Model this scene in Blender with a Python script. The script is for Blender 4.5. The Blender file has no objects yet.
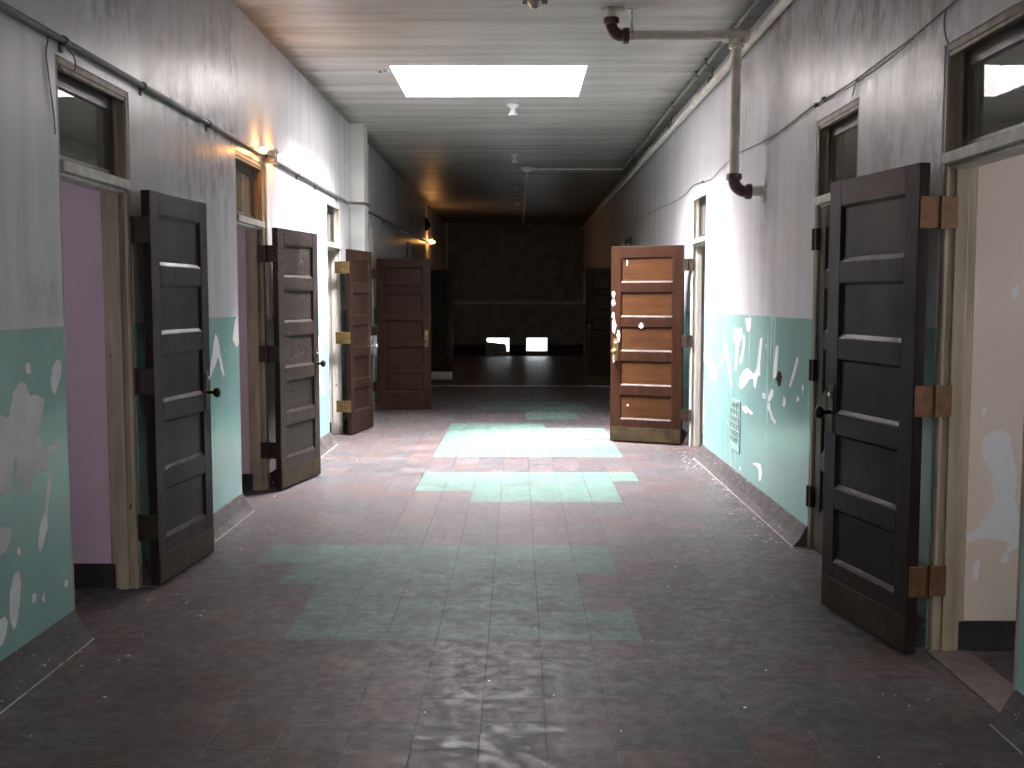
import bpy, math, random
import numpy as np
from mathutils import Vector, Matrix

random.seed(7)
scn = bpy.context.scene
col = scn.collection

# ------------------------------------------------------------------ camera maths (used to trace marks onto the walls)
F, CX, CY, EYE = 1055.0, 512.0, 384.0, 1.5
PITCH = math.atan((CY - 300.0) / F)
YAW = math.atan(6.0 / F * math.cos(PITCH))


def ray(x, y):
    u, v = (x - CX) / F, -(y - CY) / F
    d = (u, math.cos(PITCH) + v * math.sin(PITCH), -math.sin(PITCH) + v * math.cos(PITCH))
    c, s = math.cos(YAW), math.sin(YAW)
    return (c * d[0] - s * d[1], s * d[0] + c * d[1], d[2])


def on_x(x, y, X):
    d = ray(x, y)
    t = X / d[0]
    return (d[1] * t, EYE + d[2] * t)


def on_y(x, y, Y):
    d = ray(x, y)
    t = Y / d[1]
    return (d[0] * t, EYE + d[2] * t)


# ------------------------------------------------------------------ dimensions
XL, XR = -1.97, 1.76           # wall faces
HC = 3.55                      # ceiling
Y0, Y1 = -6.0, 28.5            # corridor ends
TH = 0.125                      # wall thickness
WAIN = 1.385
TILE = 0.2286
OPEN_TOP = 2.545
SKY = (-1.13, 0.605, 9.46, 10.86)
SKY_ADDED = (-1.13, 0.605, -2.6, -1.2)  # second opening added behind the camera, out of view

# ------------------------------------------------------------------ material helpers


class NT:
    def __init__(self, name):
        self.m = bpy.data.materials.new(name)
        self.m.use_nodes = True
        self.t = self.m.node_tree
        self.t.nodes.clear()
        self.out = self.t.nodes.new('ShaderNodeOutputMaterial')

    def n(self, kind, **kw):
        nd = self.t.nodes.new('ShaderNode' + kind)
        for k, v in kw.items():
            if k.startswith('i_'):
                key = k[2:]
                nd.inputs[int(key) if key.isdigit() else key.replace('_', ' ')].default_value = v
            else:
                setattr(nd, k, v)
        return nd

    def l(self, a, b):
        self.t.links.new(a, b)

    def val(self, sock, v):
        if isinstance(v, (int, float, tuple)):
            sock.default_value = v if not (isinstance(v, tuple) and len(v) == 3 and sock.type == 'RGBA') else (*v, 1)
        else:
            self.l(v, sock)

    def math(self, op, a, b=0.0, c=0.0, clamp=False):
        nd = self.n('Math', operation=op, use_clamp=clamp)
        self.val(nd.inputs[0], a)
        self.val(nd.inputs[1], b)
        self.val(nd.inputs[2], c)
        return nd.outputs[0]

    def mix(self, f, a, b, mode='MIX'):
        nd = self.n('Mix', data_type='RGBA', blend_type=mode)
        self.val(nd.inputs[0], f)
        self.val(nd.inputs[6], a)
        self.val(nd.inputs[7], b)
        return nd.outputs[2]

    def ramp(self, f, lo, hi, o0=0.0, o1=1.0, smooth=True):
        nd = self.n('MapRange', interpolation_type='SMOOTHSTEP' if smooth else 'LINEAR')
        self.val(nd.inputs[0], f)
        for i, v in ((1, lo), (2, hi), (3, o0), (4, o1)):
            self.val(nd.inputs[i], v)
        return nd.outputs[0]

    def pos(self):
        return self.n('TexCoord').outputs['Object']

    def scale(self, v, s):
        nd = self.n('Mapping')
        self.l(v, nd.inputs[0])
        nd.inputs['Scale'].default_value = s
        return nd.outputs[0]

    def noise(self, v, scale=1.0, detail=4.0, rough=0.55, dist=0.0):
        nd = self.n('TexNoise')
        self.l(v, nd.inputs['Vector'])
        nd.inputs['Scale'].default_value = scale
        nd.inputs['Detail'].default_value = detail
        nd.inputs['Roughness'].default_value = rough
        nd.inputs['Distortion'].default_value = dist
        return nd.outputs[0]

    def attr(self, name, out='Fac'):
        return self.n('Attribute', attribute_name=name).outputs[out]

    def sep(self, v):
        nd = self.n('SeparateXYZ')
        self.l(v, nd.inputs[0])
        return nd.outputs

    def bsdf(self, color, rough=0.5, metal=0.0, spec=0.5, bump=None, bstr=0.2, bdist=0.01):
        b = self.n('BsdfPrincipled')
        self.val(b.inputs['Base Color'], color)
        self.val(b.inputs['Roughness'], rough)
        self.val(b.inputs['Metallic'], metal)
        self.val(b.inputs['Specular IOR Level'], spec)
        if bump is not None:
            bp = self.n('Bump')
            bp.inputs['Strength'].default_value = bstr
            bp.inputs['Distance'].default_value = bdist
            self.l(bump, bp.inputs['Height'])
            self.l(bp.outputs[0], b.inputs['Normal'])
        self.l(b.outputs[0], self.out.inputs[0])
        return b


def plain(name, color, rough=0.5, metal=0.0, var=0.25, scale=12.0, spec=0.5):
    t = NT(name)
    p = t.pos()
    f = t.noise(p, scale, 4)
    dark = tuple(c * (1 - var) for c in color)
    lite = tuple(min(1, c * (1 + var)) for c in color)
    t.bsdf(t.mix(t.ramp(f, 0.3, 0.7), dark, lite), rough, metal, spec, f, 0.15, 0.004)
    return t.m


def mat_wall():
    t = NT('painted_plaster')
    p = t.pos()
    x, y, z = t.sep(p)
    streak = t.noise(t.scale(p, (1, 3.2, 0.28)), 1.6, 5, 0.6)
    fine = t.noise(t.scale(p, (1, 14, 0.7)), 1.5, 3, 0.5)
    blot = t.noise(p, 0.9, 5, 0.6)
    up = t.mix(t.ramp(streak, 0.40, 0.72), (0.62, 0.60, 0.63), (0.50, 0.485, 0.505))
    up = t.mix(t.ramp(blot, 0.45, 0.75, 0, 0.35), up, (0.36, 0.36, 0.36))
    st = t.math('MULTIPLY', t.attr('stain'), t.ramp(t.noise(t.scale(p, (1, 1.5, 0.8)), 6.0, 6, 0.7), 0.43, 0.60, 0.1, 1.3), clamp=True)
    up = t.mix(st, up, (0.11, 0.10, 0.095))
    low = t.mix(t.ramp(blot, 0.35, 0.7), (0.225, 0.405, 0.385), (0.28, 0.465, 0.44))
    low = t.mix(t.ramp(fine, 0.35, 0.75, 0, 0.12), low, (0.24, 0.36, 0.31))
    zz = t.math('ADD', z, t.math('MULTIPLY', t.math('SUBTRACT', blot, 0.5), 0.02))
    c = t.mix(t.ramp(zz, WAIN - 0.004, WAIN + 0.004), low, up)
    rag = t.math('MULTIPLY', t.math('SUBTRACT', t.noise(p, 30, 4, 0.6), 0.5), 0.022)
    pe = t.math('ADD', t.attr('peel'), rag)
    # a few tiny chips scattered by themselves
    chip = t.ramp(t.noise(p, 9.0, 2, 0.5), 0.755, 0.765)
    chip = t.math('MULTIPLY', chip, t.math('LESS_THAN', z, WAIN))
    pm = t.math('MAXIMUM', t.ramp(pe, -0.002, 0.002), chip)
    rim = t.ramp(pe, -0.012, 0.0)
    c = t.mix(t.math('MULTIPLY', rim, 0.35), c, (0.45, 0.38, 0.32))
    bare = t.mix(t.ramp(t.noise(p, 6, 4), 0.35, 0.7), (0.80, 0.79, 0.81), (0.68, 0.65, 0.64))
    c = t.mix(pm, c, bare)
    c = t.mix(t.ramp(t.attr('hole'), -0.002, 0.004), c, (0.02, 0.018, 0.016))
    gl = t.ramp(streak, 0.3, 0.7, 0.28, 0.38)
    gl = t.mix(t.math('LESS_THAN', z, WAIN), gl, t.ramp(streak, 0.3, 0.7, 0.20, 0.28))
    r = t.mix(pm, gl, (0.8, 0.8, 0.8))
    h = t.math('ADD', t.math('MULTIPLY', pm, -0.4), t.math('ADD', t.math('MULTIPLY', fine, 0.07), t.math('MULTIPLY', streak, 0.45)))
    t.bsdf(c, r, 0, 0.45, h, 0.2, 0.012)
    return t.m


def mat_roompaint(name, a, b, bare=(0.5, 0.5, 0.52)):
    t = NT(name)
    p = t.pos()
    blot = t.noise(p, 1.5, 5, 0.6)
    c = t.mix(t.ramp(blot, 0.3, 0.7), a, b)
    pe = t.math('ADD', t.attr('peel'), t.math('MULTIPLY', t.math('SUBTRACT', t.noise(p, 26, 4, 0.6), 0.5), 0.035))
    pm = t.ramp(pe, -0.002, 0.002)
    c = t.mix(pm, c, bare)
    t.bsdf(c, 0.6, 0, 0.3, t.math('ADD', blot, t.math('MULTIPLY', pm, -0.4)), 0.25, 0.01)
    return t.m


def mat_ceiling():
    t = NT('stained_ceiling')
    p = t.pos()
    x, y, z = t.sep(p)
    board = t.noise(t.scale(p, (0.25, 3.2, 1)), 1.5, 5, 0.6)
    fine = t.noise(t.scale(p, (0.5, 9, 1)), 1.5, 4, 0.6)
    blot = t.noise(p, 0.7, 5, 0.6)
    c = t.mix(t.ramp(board, 0.34, 0.68), (0.52, 0.495, 0.475), (0.36, 0.34, 0.32))
    c = t.mix(t.ramp(fine, 0.55, 0.8, 0, 0.5), c, (0.22, 0.21, 0.195))
    c = t.mix(t.ramp(blot, 0.48, 0.75, 0, 0.55), c, (0.26, 0.255, 0.235))
    # brown water stain creeping in from the left edge
    e = t.math('ADD', t.math('SUBTRACT', x, XL), t.math('MULTIPLY', t.math('SUBTRACT', t.noise(p, 3.5, 5, 0.6), 0.5), 0.35))
    c = t.mix(t.ramp(e, 0.03, 0.20, 0.85, 0.0), c, (0.12, 0.095, 0.07))
    e2 = t.math('ADD', t.math('SUBTRACT', XR, x), t.math('MULTIPLY', t.math('SUBTRACT', t.noise(p, 3.0, 5, 0.6), 0.5), 0.5))
    c = t.mix(t.ramp(e2, 0.10, 0.42, 0.75, 0.0), c, (0.13, 0.125, 0.11))
    # dimness of the far end painted in, deepening with distance
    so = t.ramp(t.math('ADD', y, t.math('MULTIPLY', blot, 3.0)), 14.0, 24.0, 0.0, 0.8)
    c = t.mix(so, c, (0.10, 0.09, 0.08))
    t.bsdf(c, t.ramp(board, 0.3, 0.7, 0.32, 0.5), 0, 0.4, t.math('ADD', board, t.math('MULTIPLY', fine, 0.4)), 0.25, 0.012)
    return t.m


def mat_floor():
    t = NT('worn_vinyl_tile')
    p = t.pos()
    x, y, z = t.sep(p)
    tc = t.attr('tile', 'Color')
    mott = t.noise(p, 5.0, 6, 0.7, 0.3)
    fine = t.noise(p, 40, 4, 0.6)
    big = t.noise(p, 1.1, 5, 0.65)
    c = t.mix(t.ramp(mott, 0.36, 0.66, 0, 0.5), tc, (0.056, 0.050, 0.051))
    c = t.mix(t.ramp(t.noise(p, 17, 5, 0.75), 0.42, 0.8, 0, 0.5), c, (0.033, 0.028, 0.028))
    c = t.mix(t.ramp(big, 0.5, 0.75, 0, 0.5), c, (0.045, 0.041, 0.041))
    c = t.mix(t.ramp(t.noise(p, 2.3, 6, 0.7, 0.4), 0.53, 0.72, 0, 0.45), c, (0.150, 0.138, 0.136))
    c = t.mix(t.ramp(t.noise(t.scale(p, (1.0, 1.3, 1)), 0.8, 6, 0.7), 0.60, 0.70, 0, 0.7), c, (0.026, 0.023, 0.023))
    # scuffed pale specks
    c = t.mix(t.ramp(t.noise(p, 75, 2, 0.5), 0.74, 0.80, 0, 0.3), c, (0.3, 0.29, 0.28))
    fx = t.math('FRACT', t.math('DIVIDE', t.math('ADD', x, 0.131 + TILE * 100), TILE))
    fy = t.math('FRACT', t.math('DIVIDE', t.math('ADD', y, -3.645 + TILE * 100), TILE))
    ex = t.math('MINIMUM', fx, t.math('SUBTRACT', 1.0, fx))
    ey = t.math('MINIMUM', fy, t.math('SUBTRACT', 1.0, fy))
    e = t.math('MINIMUM', ex, ey)
    wob = t.math('MULTIPLY', t.noise(p, 2.6, 3), 0.014)
    j = t.ramp(t.math('SUBTRACT', e, wob), 0.0, 0.010, 1.0, 0.0)
    c = t.mix(t.math('MULTIPLY', j, 0.75), c, (0.03, 0.027, 0.026))
    r = t.ramp(t.math('ADD', t.math('MULTIPLY', mott, 0.3), t.math('MULTIPLY', t.noise(p, 16, 5, 0.7), 0.7)), 0.36, 0.62, 0.33, 0.62)
    h = t.math('ADD', t.math('MULTIPLY', j, -1.0), t.math('ADD', t.math('MULTIPLY', mott, 0.5), t.math('MULTIPLY', fine, 0.25)))
    t.bsdf(c, r, 0, 0.16, h, 0.3, 0.006)
    return t.m


def mat_wood(name, a, b, axis='z', rough=0.38, scuff=0.0):
    t = NT(name)
    p = t.pos()
    s = (9, 9, 0.7) if axis == 'z' else (0.7, 9, 9)
    g = t.noise(t.scale(p, s), 2.0, 6, 0.62, 0.6)
    fine = t.noise(t.scale(p, tuple(v * 4 for v in s)), 2.0, 3, 0.6)
    oi = t.n('ObjectInfo').outputs['Random']
    c = t.mix(t.ramp(g, 0.3, 0.7), a, b)
    c = t.mix(t.ramp(fine, 0.5, 0.8, 0, 0.4), c, tuple(v * 0.45 for v in a))
    blot = t.noise(p, 2.4, 5, 0.65)
    c = t.mix(t.ramp(blot, 0.5, 0.78, 0, 0.5), c, tuple(v * 0.55 for v in a))
    if scuff:
        zz = t.sep(p)[2]
        sc = t.math('MULTIPLY', t.ramp(t.noise(p, 48, 5, 0.75), 0.52, 0.66), t.math('MULTIPLY', t.ramp(blot, 0.40, 0.62), t.ramp(zz, 1.45, 1.7, 0.3, 1.0)))
        c = t.mix(t.math('MULTIPLY', sc, scuff), c, (0.40, 0.37, 0.34))
    t.bsdf(c, t.ramp(blot, 0.3, 0.7, rough - 0.08, rough + 0.1), 0, 0.10, g, 0.12, 0.003)
    return t.m


def mat_metal(name, color, rough=0.4, metal=0.9, var=0.35, rust=0.0):
    t = NT(name)
    p = t.pos()
    f = t.noise(p, 28, 5, 0.65)
    c = t.mix(t.ramp(f, 0.3, 0.7), tuple(v * (1 - var) for v in color), tuple(min(1, v * (1 + var)) for v in color))
    mt = metal
    if rust:
        rr = t.ramp(t.noise(p, 11, 5, 0.65), 0.5, 0.6, 0, rust)
        c = t.mix(rr, c, (0.07, 0.045, 0.03))
    t.bsdf(c, t.ramp(f, 0.3, 0.7, rough - 0.1, rough + 0.15), mt, 0.5, f, 0.15, 0.002)
    return t.m


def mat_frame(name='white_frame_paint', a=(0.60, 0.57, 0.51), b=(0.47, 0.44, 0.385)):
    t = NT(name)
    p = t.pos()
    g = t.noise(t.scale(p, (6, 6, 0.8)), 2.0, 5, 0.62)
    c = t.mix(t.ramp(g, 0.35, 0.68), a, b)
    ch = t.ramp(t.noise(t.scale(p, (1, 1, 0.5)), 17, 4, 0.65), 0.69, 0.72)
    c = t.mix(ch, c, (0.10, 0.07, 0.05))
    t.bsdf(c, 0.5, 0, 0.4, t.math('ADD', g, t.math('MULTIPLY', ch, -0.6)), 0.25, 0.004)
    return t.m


def mat_glass():
    t = NT('transom_glass')
    p = t.pos()
    d = t.noise(p, 3.0, 3, 0.5)
    tr = t.n('BsdfTransparent')
    tr.inputs[0].default_value = (0.50, 0.52, 0.49, 1)
    gl = t.n('BsdfGlossy')
    gl.inputs['Color'].default_value = (0.95, 0.95, 0.95, 1)
    gl.inputs['Roughness'].default_value = 0.02
    df = t.n('BsdfDiffuse')
    df.inputs[0].default_value = (0.42, 0.40, 0.34, 1)
    bp = t.n('Bump')
    bp.inputs['Strength'].default_value = 0.035
    bp.inputs['Distance'].default_value = 0.02
    t.l(d, bp.inputs['Height'])
    t.l(bp.outputs[0], gl.inputs['Normal'])
    fr = t.n('Fresnel')
    fr.inputs['IOR'].default_value = 1.52
    m1 = t.n('MixShader')
    t.val(m1.inputs[0], t.ramp(t.noise(p, 3, 3), 0.2, 0.9, 0.34, 0.42))
    t.l(tr.outputs[0], m1.inputs[1])
    t.l(df.outputs[0], m1.inputs[2])
    m2 = t.n('MixShader')
    t.l(fr.outputs[0], m2.inputs[0])
    t.l(m1.outputs[0], m2.inputs[1])
    t.l(gl.outputs[0], m2.inputs[2])
    t.l(m2.outputs[0], t.out.inputs[0])
    return t.m


def mat_emit(name, color, strength):
    t = NT(name)
    e = t.n('Emission')
    e.inputs[0].default_value = (*color, 1)
    e.inputs[1].default_value = strength
    t.l(e.outputs[0], t.out.inputs[0])
    return t.m


def mat_cove():
    t = NT('cove_concrete')
    p = t.pos()
    x, y, z = t.sep(p)
    f = t.noise(p, 7, 6, 0.7)
    c = t.mix(t.ramp(f, 0.3, 0.7), (0.036, 0.032, 0.032), (0.075, 0.066, 0.064))
    chip = t.ramp(t.noise(p, 38, 3, 0.6), 0.64, 0.70)
    c = t.mix(t.math('MULTIPLY', chip, 0.7), c, (0.5, 0.48, 0.46))
    gr = t.math('MULTIPLY', t.ramp(z, 0.002, 0.006, 0.8, 0), t.ramp(t.noise(p, 5, 3), 0.28, 0.4))
    c = t.mix(gr, c, (0.42, 0.40, 0.39))
    t.bsdf(c, 0.7, 0, 0.12, f, 0.3, 0.008)
    return t.m


M = dict(
    wall=mat_wall(), ceiling=mat_ceiling(), floor=mat_floor(), cove=mat_cove(), frame=mat_frame(), shadeframe=mat_frame('shaded_tan_frame_paint', (0.36, 0.295, 0.22), (0.23, 0.185, 0.13)), glass=mat_glass(),
    pink=mat_roompaint('pink_room_paint', (0.56, 0.41, 0.50), (0.49, 0.37, 0.45)),
    cream=mat_roompaint('cream_room_paint', (0.60, 0.51, 0.45), (0.54, 0.46, 0.40), (0.60, 0.60, 0.63)),
    plainroom=mat_roompaint('grey_room_paint', (0.42, 0.40, 0.37), (0.36, 0.35, 0.33)),
    roomceil=plain('room_ceiling_paint', (0.55, 0.54, 0.52), 0.7),
    roombase=plain('dark_base', (0.030, 0.025, 0.025), 0.6, spec=0.15),
    shaft=plain('shaft_white', (0.8, 0.8, 0.8), 0.6, var=0.05),
    sash=plain('dark_sash', (0.032, 0.024, 0.019), 0.4),
    bar=plain('transom_bar_paint', (0.50, 0.49, 0.43), 0.45, var=0.18),
    chaserw=plain('white_chase_paint', (0.70, 0.70, 0.69), 0.4, var=0.08, scale=3),
    conduit=mat_metal('grey_conduit', (0.13, 0.125, 0.125), 0.5, 0.4),
    pipe=plain('cream_pipe_paint', (0.78, 0.72, 0.65), 0.42, var=0.15, scale=6),
    elbow=plain('oxblood_elbow', (0.062, 0.014, 0.016), 0.35, var=0.35),
    flange=mat_metal('flange_metal', (0.55, 0.53, 0.5), 0.35, 0.8),
    brass=mat_metal('aged_brass', (0.16, 0.105, 0.042), 0.45, 0.7, rust=0.5),
    rustplate=mat_metal('orange_hinge', (0.12, 0.055, 0.022), 0.5, 0.45, rust=0.5),
    darkiron=mat_metal('dark_iron', (0.032, 0.022, 0.016), 0.45, 0.6),
    kick=plain('tarnished_kick_brass', (0.028, 0.019, 0.009), 0.5, 0.0, 0.4, 9.0, 0.15),
    steel=mat_metal('worn_steel', (0.5, 0.5, 0.48), 0.3, 0.9),
    paleconduit=mat_metal('pale_ceiling_conduit', (0.34, 0.34, 0.34), 0.45, 0.3),
    porcelain=plain('porcelain', (0.62, 0.63, 0.66), 0.25, var=0.12),
    cable=plain('grey_cable', (0.16, 0.155, 0.15), 0.6),
    black=plain('black_case', (0.02, 0.02, 0.02), 0.4),
    pale=plain('pale_paint_flake', (0.62, 0.61, 0.6), 0.8, var=0.2),
    strip=plain('threshold_concrete', (0.48, 0.45, 0.43), 0.5, var=0.3, scale=9),
    pinkstrip=plain('pink_threshold', (0.13, 0.098, 0.094), 0.5, var=0.3, scale=9),
    board=plain('grey_board', (0.20, 0.19, 0.18), 0.7),
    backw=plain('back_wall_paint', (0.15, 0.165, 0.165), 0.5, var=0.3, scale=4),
    trimw=plain('dull_trim_paint', (0.36, 0.35, 0.33), 0.5),
    bulb=mat_emit('lit_bulb', (1.0, 0.42, 0.10), 240.0),
    bulbfar=mat_emit('lit_far_bulb', (1.0, 0.46, 0.14), 130.0),
)

WOODS = {
    'black': (mat_wood('blackened_stile_wood', (0.012, 0.0075, 0.006), (0.022, 0.014, 0.0115), 'z', 0.42),
              mat_wood('blackened_panel_wood', (0.010, 0.0062, 0.005), (0.017, 0.0108, 0.009), 'x', 0.42)),
    'mould': (mat_wood('mouldy_stile_wood', (0.016, 0.011, 0.009), (0.030, 0.021, 0.018), 'z', 0.40, 0.35),
              mat_wood('mouldy_panel_wood', (0.014, 0.010, 0.009), (0.028, 0.020, 0.017), 'x', 0.42, 0.6)),
    'brown': (mat_wood('brown_stile_wood', (0.014, 0.0052, 0.0028), (0.026, 0.0098, 0.005), 'z', 0.42),
              mat_wood('brown_panel_wood', (0.029, 0.0115, 0.0042), (0.052, 0.0205, 0.0075), 'x', 0.42)),
    'dusk': (mat_wood('dusky_stile_wood', (0.011, 0.0055, 0.004), (0.020, 0.0105, 0.0075), 'z', 0.42),
             mat_wood('dusky_panel_wood', (0.010, 0.005, 0.0036), (0.018, 0.0095, 0.007), 'x', 0.42)),
    'umber': (mat_wood('umber_stile_wood', (0.012, 0.0046, 0.0026), (0.022, 0.0085, 0.0047), 'z', 0.45),
              mat_wood('umber_panel_wood', (0.012, 0.0046, 0.0026), (0.022, 0.0085, 0.0047), 'x', 0.45)),
}

# ------------------------------------------------------------------ mesh helpers


class MB:
    def __init__(self):
        self.v, self.f = [], []

    def add(self, vs, fs):
        o = len(self.v)
        self.v += [tuple(v) for v in vs]
        self.f += [tuple(o + i for i in f) for f in fs]
        return self

    def box(self, x0, x1, y0, y1, z0, z1):
        vs = [(x, y, z) for z in (z0, z1) for y in (y0, y1) for x in (x0, x1)]
        return self.add(vs, [(0, 2, 3, 1), (4, 5, 7, 6), (0, 1, 5, 4), (2, 6, 7, 3), (0, 4, 6, 2), (1, 3, 7, 5)])

    def prism(self, poly, axis, a, b):
        """poly: 2-D outline in the two other axes (in order), extruded along axis from a to b"""
        def p3(q, h):
            return {'x': (h, q[0], q[1]), 'y': (q[0], h, q[1]), 'z': (q[0], q[1], h)}[axis]
        n = len(poly)
        vs = [p3(q, a) for q in poly] + [p3(q, b) for q in poly]
        fs = [tuple(range(n))[::-1], tuple(range(n, 2 * n))] + [(i, (i + 1) % n, n + (i + 1) % n, n + i) for i in range(n)]
        return self.add(vs, fs)

    def tube(self, pts, r, n=10):
        pts = [Vector(p) for p in pts]
        rs = r if isinstance(r, (list, tuple)) else [r] * len(pts)
        t0 = (pts[1] - pts[0]).normalized()
        a = Vector((0, 0, 1)) if abs(t0.z) < 0.9 else Vector((1, 0, 0))
        u = t0.cross(a).normalized()
        vs = []
        for i, p in enumerate(pts):
            t = (pts[min(i + 1, len(pts) - 1)] - pts[max(i - 1, 0)]).normalized()
            u = (u - t * u.dot(t)).normalized()
            w = t.cross(u)
            for k in range(n):
                an = 2 * math.pi * k / n
                vs.append(p + (u * math.cos(an) + w * math.sin(an)) * rs[i])
        fs = [(i * n + k, i * n + (k + 1) % n, (i + 1) * n + (k + 1) % n, (i + 1) * n + k) for i in range(len(pts) - 1) for k in range(n)]
        fs += [tuple(range(n))[::-1], tuple((len(pts) - 1) * n + k for k in range(n))]
        return self.add(vs, fs)

    def lathe(self, prof, at, axis=(0, 0, 1), n=20):
        ax = Vector(axis).normalized()
        a = Vector((0, 0, 1)) if abs(ax.z) < 0.9 else Vector((1, 0, 0))
        u = ax.cross(a).normalized()
        w = ax.cross(u)
        at = Vector(at)
        vs = [at + ax * h + (u * math.cos(2 * math.pi * k / n) + w * math.sin(2 * math.pi * k / n)) * max(r, 1e-4) for r, h in prof for k in range(n)]
        fs = [(i * n + k, i * n + (k + 1) % n, (i + 1) * n + (k + 1) % n, (i + 1) * n + k) for i in range(len(prof) - 1) for k in range(n)]
        fs += [tuple(range(n))[::-1], tuple((len(prof) - 1) * n + k for k in range(n))]
        return self.add(vs, fs)

    def build(self, name, mat, parent=None, smooth=False, bevel=0.0, origin=None):
        me = bpy.data.meshes.new(name)
        vs = self.v
        if origin is not None:
            vs = [(a - origin[0], b - origin[1], c - origin[2]) for a, b, c in vs]
        me.from_pydata(vs, [], self.f)
        me.validate()
        import bmesh
        bm = bmesh.new()
        bm.from_mesh(me)
        bmesh.ops.recalc_face_normals(bm, faces=bm.faces)
        bm.to_mesh(me)
        bm.free()
        me.materials.append(mat)
        if smooth:
            for p in me.polygons:
                p.use_smooth = True
            me.set_sharp_from_angle(angle=math.radians(42))
        o = bpy.data.objects.new(name, me)
        col.objects.link(o)
        if parent:
            o.parent = parent
        if origin is not None:
            o.location = origin
        if bevel:
            b = o.modifiers.new('bevel', 'BEVEL')
            b.width = bevel
            b.segments = 2
            b.limit_method = 'ANGLE'
        return o


def tag(o, label, cat, group=None):
    o['label'] = label
    o['category'] = cat
    o['kind'] = 'thing'
    if group:
        o['group'] = group
    return o


def struct(o, label=None):
    o['kind'] = 'structure'
    if label:
        o['label'] = label
    return o


def empty(name, loc=(0, 0, 0), rz=0.0):
    o = bpy.data.objects.new(name, None)
    o.empty_display_size = 0.1
    col.objects.link(o)
    o.location = loc
    o.rotation_euler = (0, 0, rz)
    return o


def poly_sd(P, Q, poly):
    """signed distance (positive inside) from points (P,Q) to a polygon"""
    poly = np.array(poly)
    n = len(poly)
    d = np.full(P.shape, 1e9)
    ins = np.zeros(P.shape, bool)
    for i in range(n):
        a, b = poly[i], poly[(i + 1) % n]
        ex, ey = b - a
        L = ex * ex + ey * ey + 1e-12
        t = np.clip(((P - a[0]) * ex + (Q - a[1]) * ey) / L, 0, 1)
        d = np.minimum(d, np.hypot(P - a[0] - t * ex, Q - a[1] - t * ey))
        if a[1] != b[1]:
            c = ((a[1] > Q) != (b[1] > Q)) & (P < (b[0] - a[0]) * (Q - a[1]) / (b[1] - a[1]) + a[0])
            ins ^= c
    return np.where(ins, d, -d)


def set_attr(me, name, data):
    a = me.attributes.new(name, 'FLOAT', 'POINT')
    a.data.foreach_set('value', np.asarray(data, dtype=np.float32))


def crop(pts, sc, ox, oy, sx=None):
    return [(ox + a / sc, oy + b / sc) for a, b in pts]


# ------------------------------------------------------------------ peeling paint, traced on the walls
def c1(*p): return crop(p, 2.2625, 0, 320)
def c2(*p): return crop(p, 7.675, 190, 330)
def c3(*p): return crop(p, 3.657, 220, 290)
def c4(*p): return crop(p, 5.118, 700, 330)
def c5(*p): return crop(p, 1.476, 940, 140)


PEEL_L = [
    c1((-60, 230), (0, 215), (20, 225), (30, 165), (45, 140), (60, 145), (68, 172), (85, 170), (100, 180), (95, 215), (85, 260), (100, 285), (120, 285), (135, 270), (130, 290), (115, 300), (105, 345), (95, 345), (90, 325), (80, 350), (70, 375), (58, 395), (50, 385), (45, 365), (38, 350), (38, 310), (32, 308), (30, 340), (28, 385), (10, 392), (-60, 400)),
    c1((115, 135), (120, 105), (130, 88), (139, 95), (137, 125), (125, 170), (117, 160)),
    c1((113, 340), (117, 360), (107, 440), (109, 465), (98, 510), (90, 530), (87, 500), (92, 460), (100, 440), (108, 370)),
    c1((-40, 460), (20, 470), (28, 485), (22, 505), (10, 525), (-40, 560)),
    c1((30, 580), (42, 565), (47, 590), (45, 640), (38, 690), (30, 700), (22, 670), (22, 620)),
    c1((-30, 690), (12, 672), (18, 685), (14, 710), (5, 735), (-30, 745)),
    c1((58, 98), (69, 98), (71, 120), (60, 122)), c1((38, 512), (47, 516), (46, 532), (39, 530)), c1((73, 618), (82, 620), (79, 642), (73, 638)), c1((146, 588), (154, 590), (153, 606), (146, 604)),
    c2((195, 30), (215, 60), (235, 190), (265, 340), (262, 365), (245, 290), (215, 205), (195, 270), (150, 380), (140, 380), (165, 230), (180, 120)),
    c3((357, 180), (366, 160), (375, 230), (366, 262)), c3((358, 320), (372, 295), (388, 380), (378, 385)), c3((380, 130), (394, 120), (393, 200), (384, 190)),
    c3((55, 110), (68, 90), (69, 195), (60, 210), (46, 180)), c3((-4, 225), (12, 285), (16, 325), (2, 285)),
]
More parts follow.
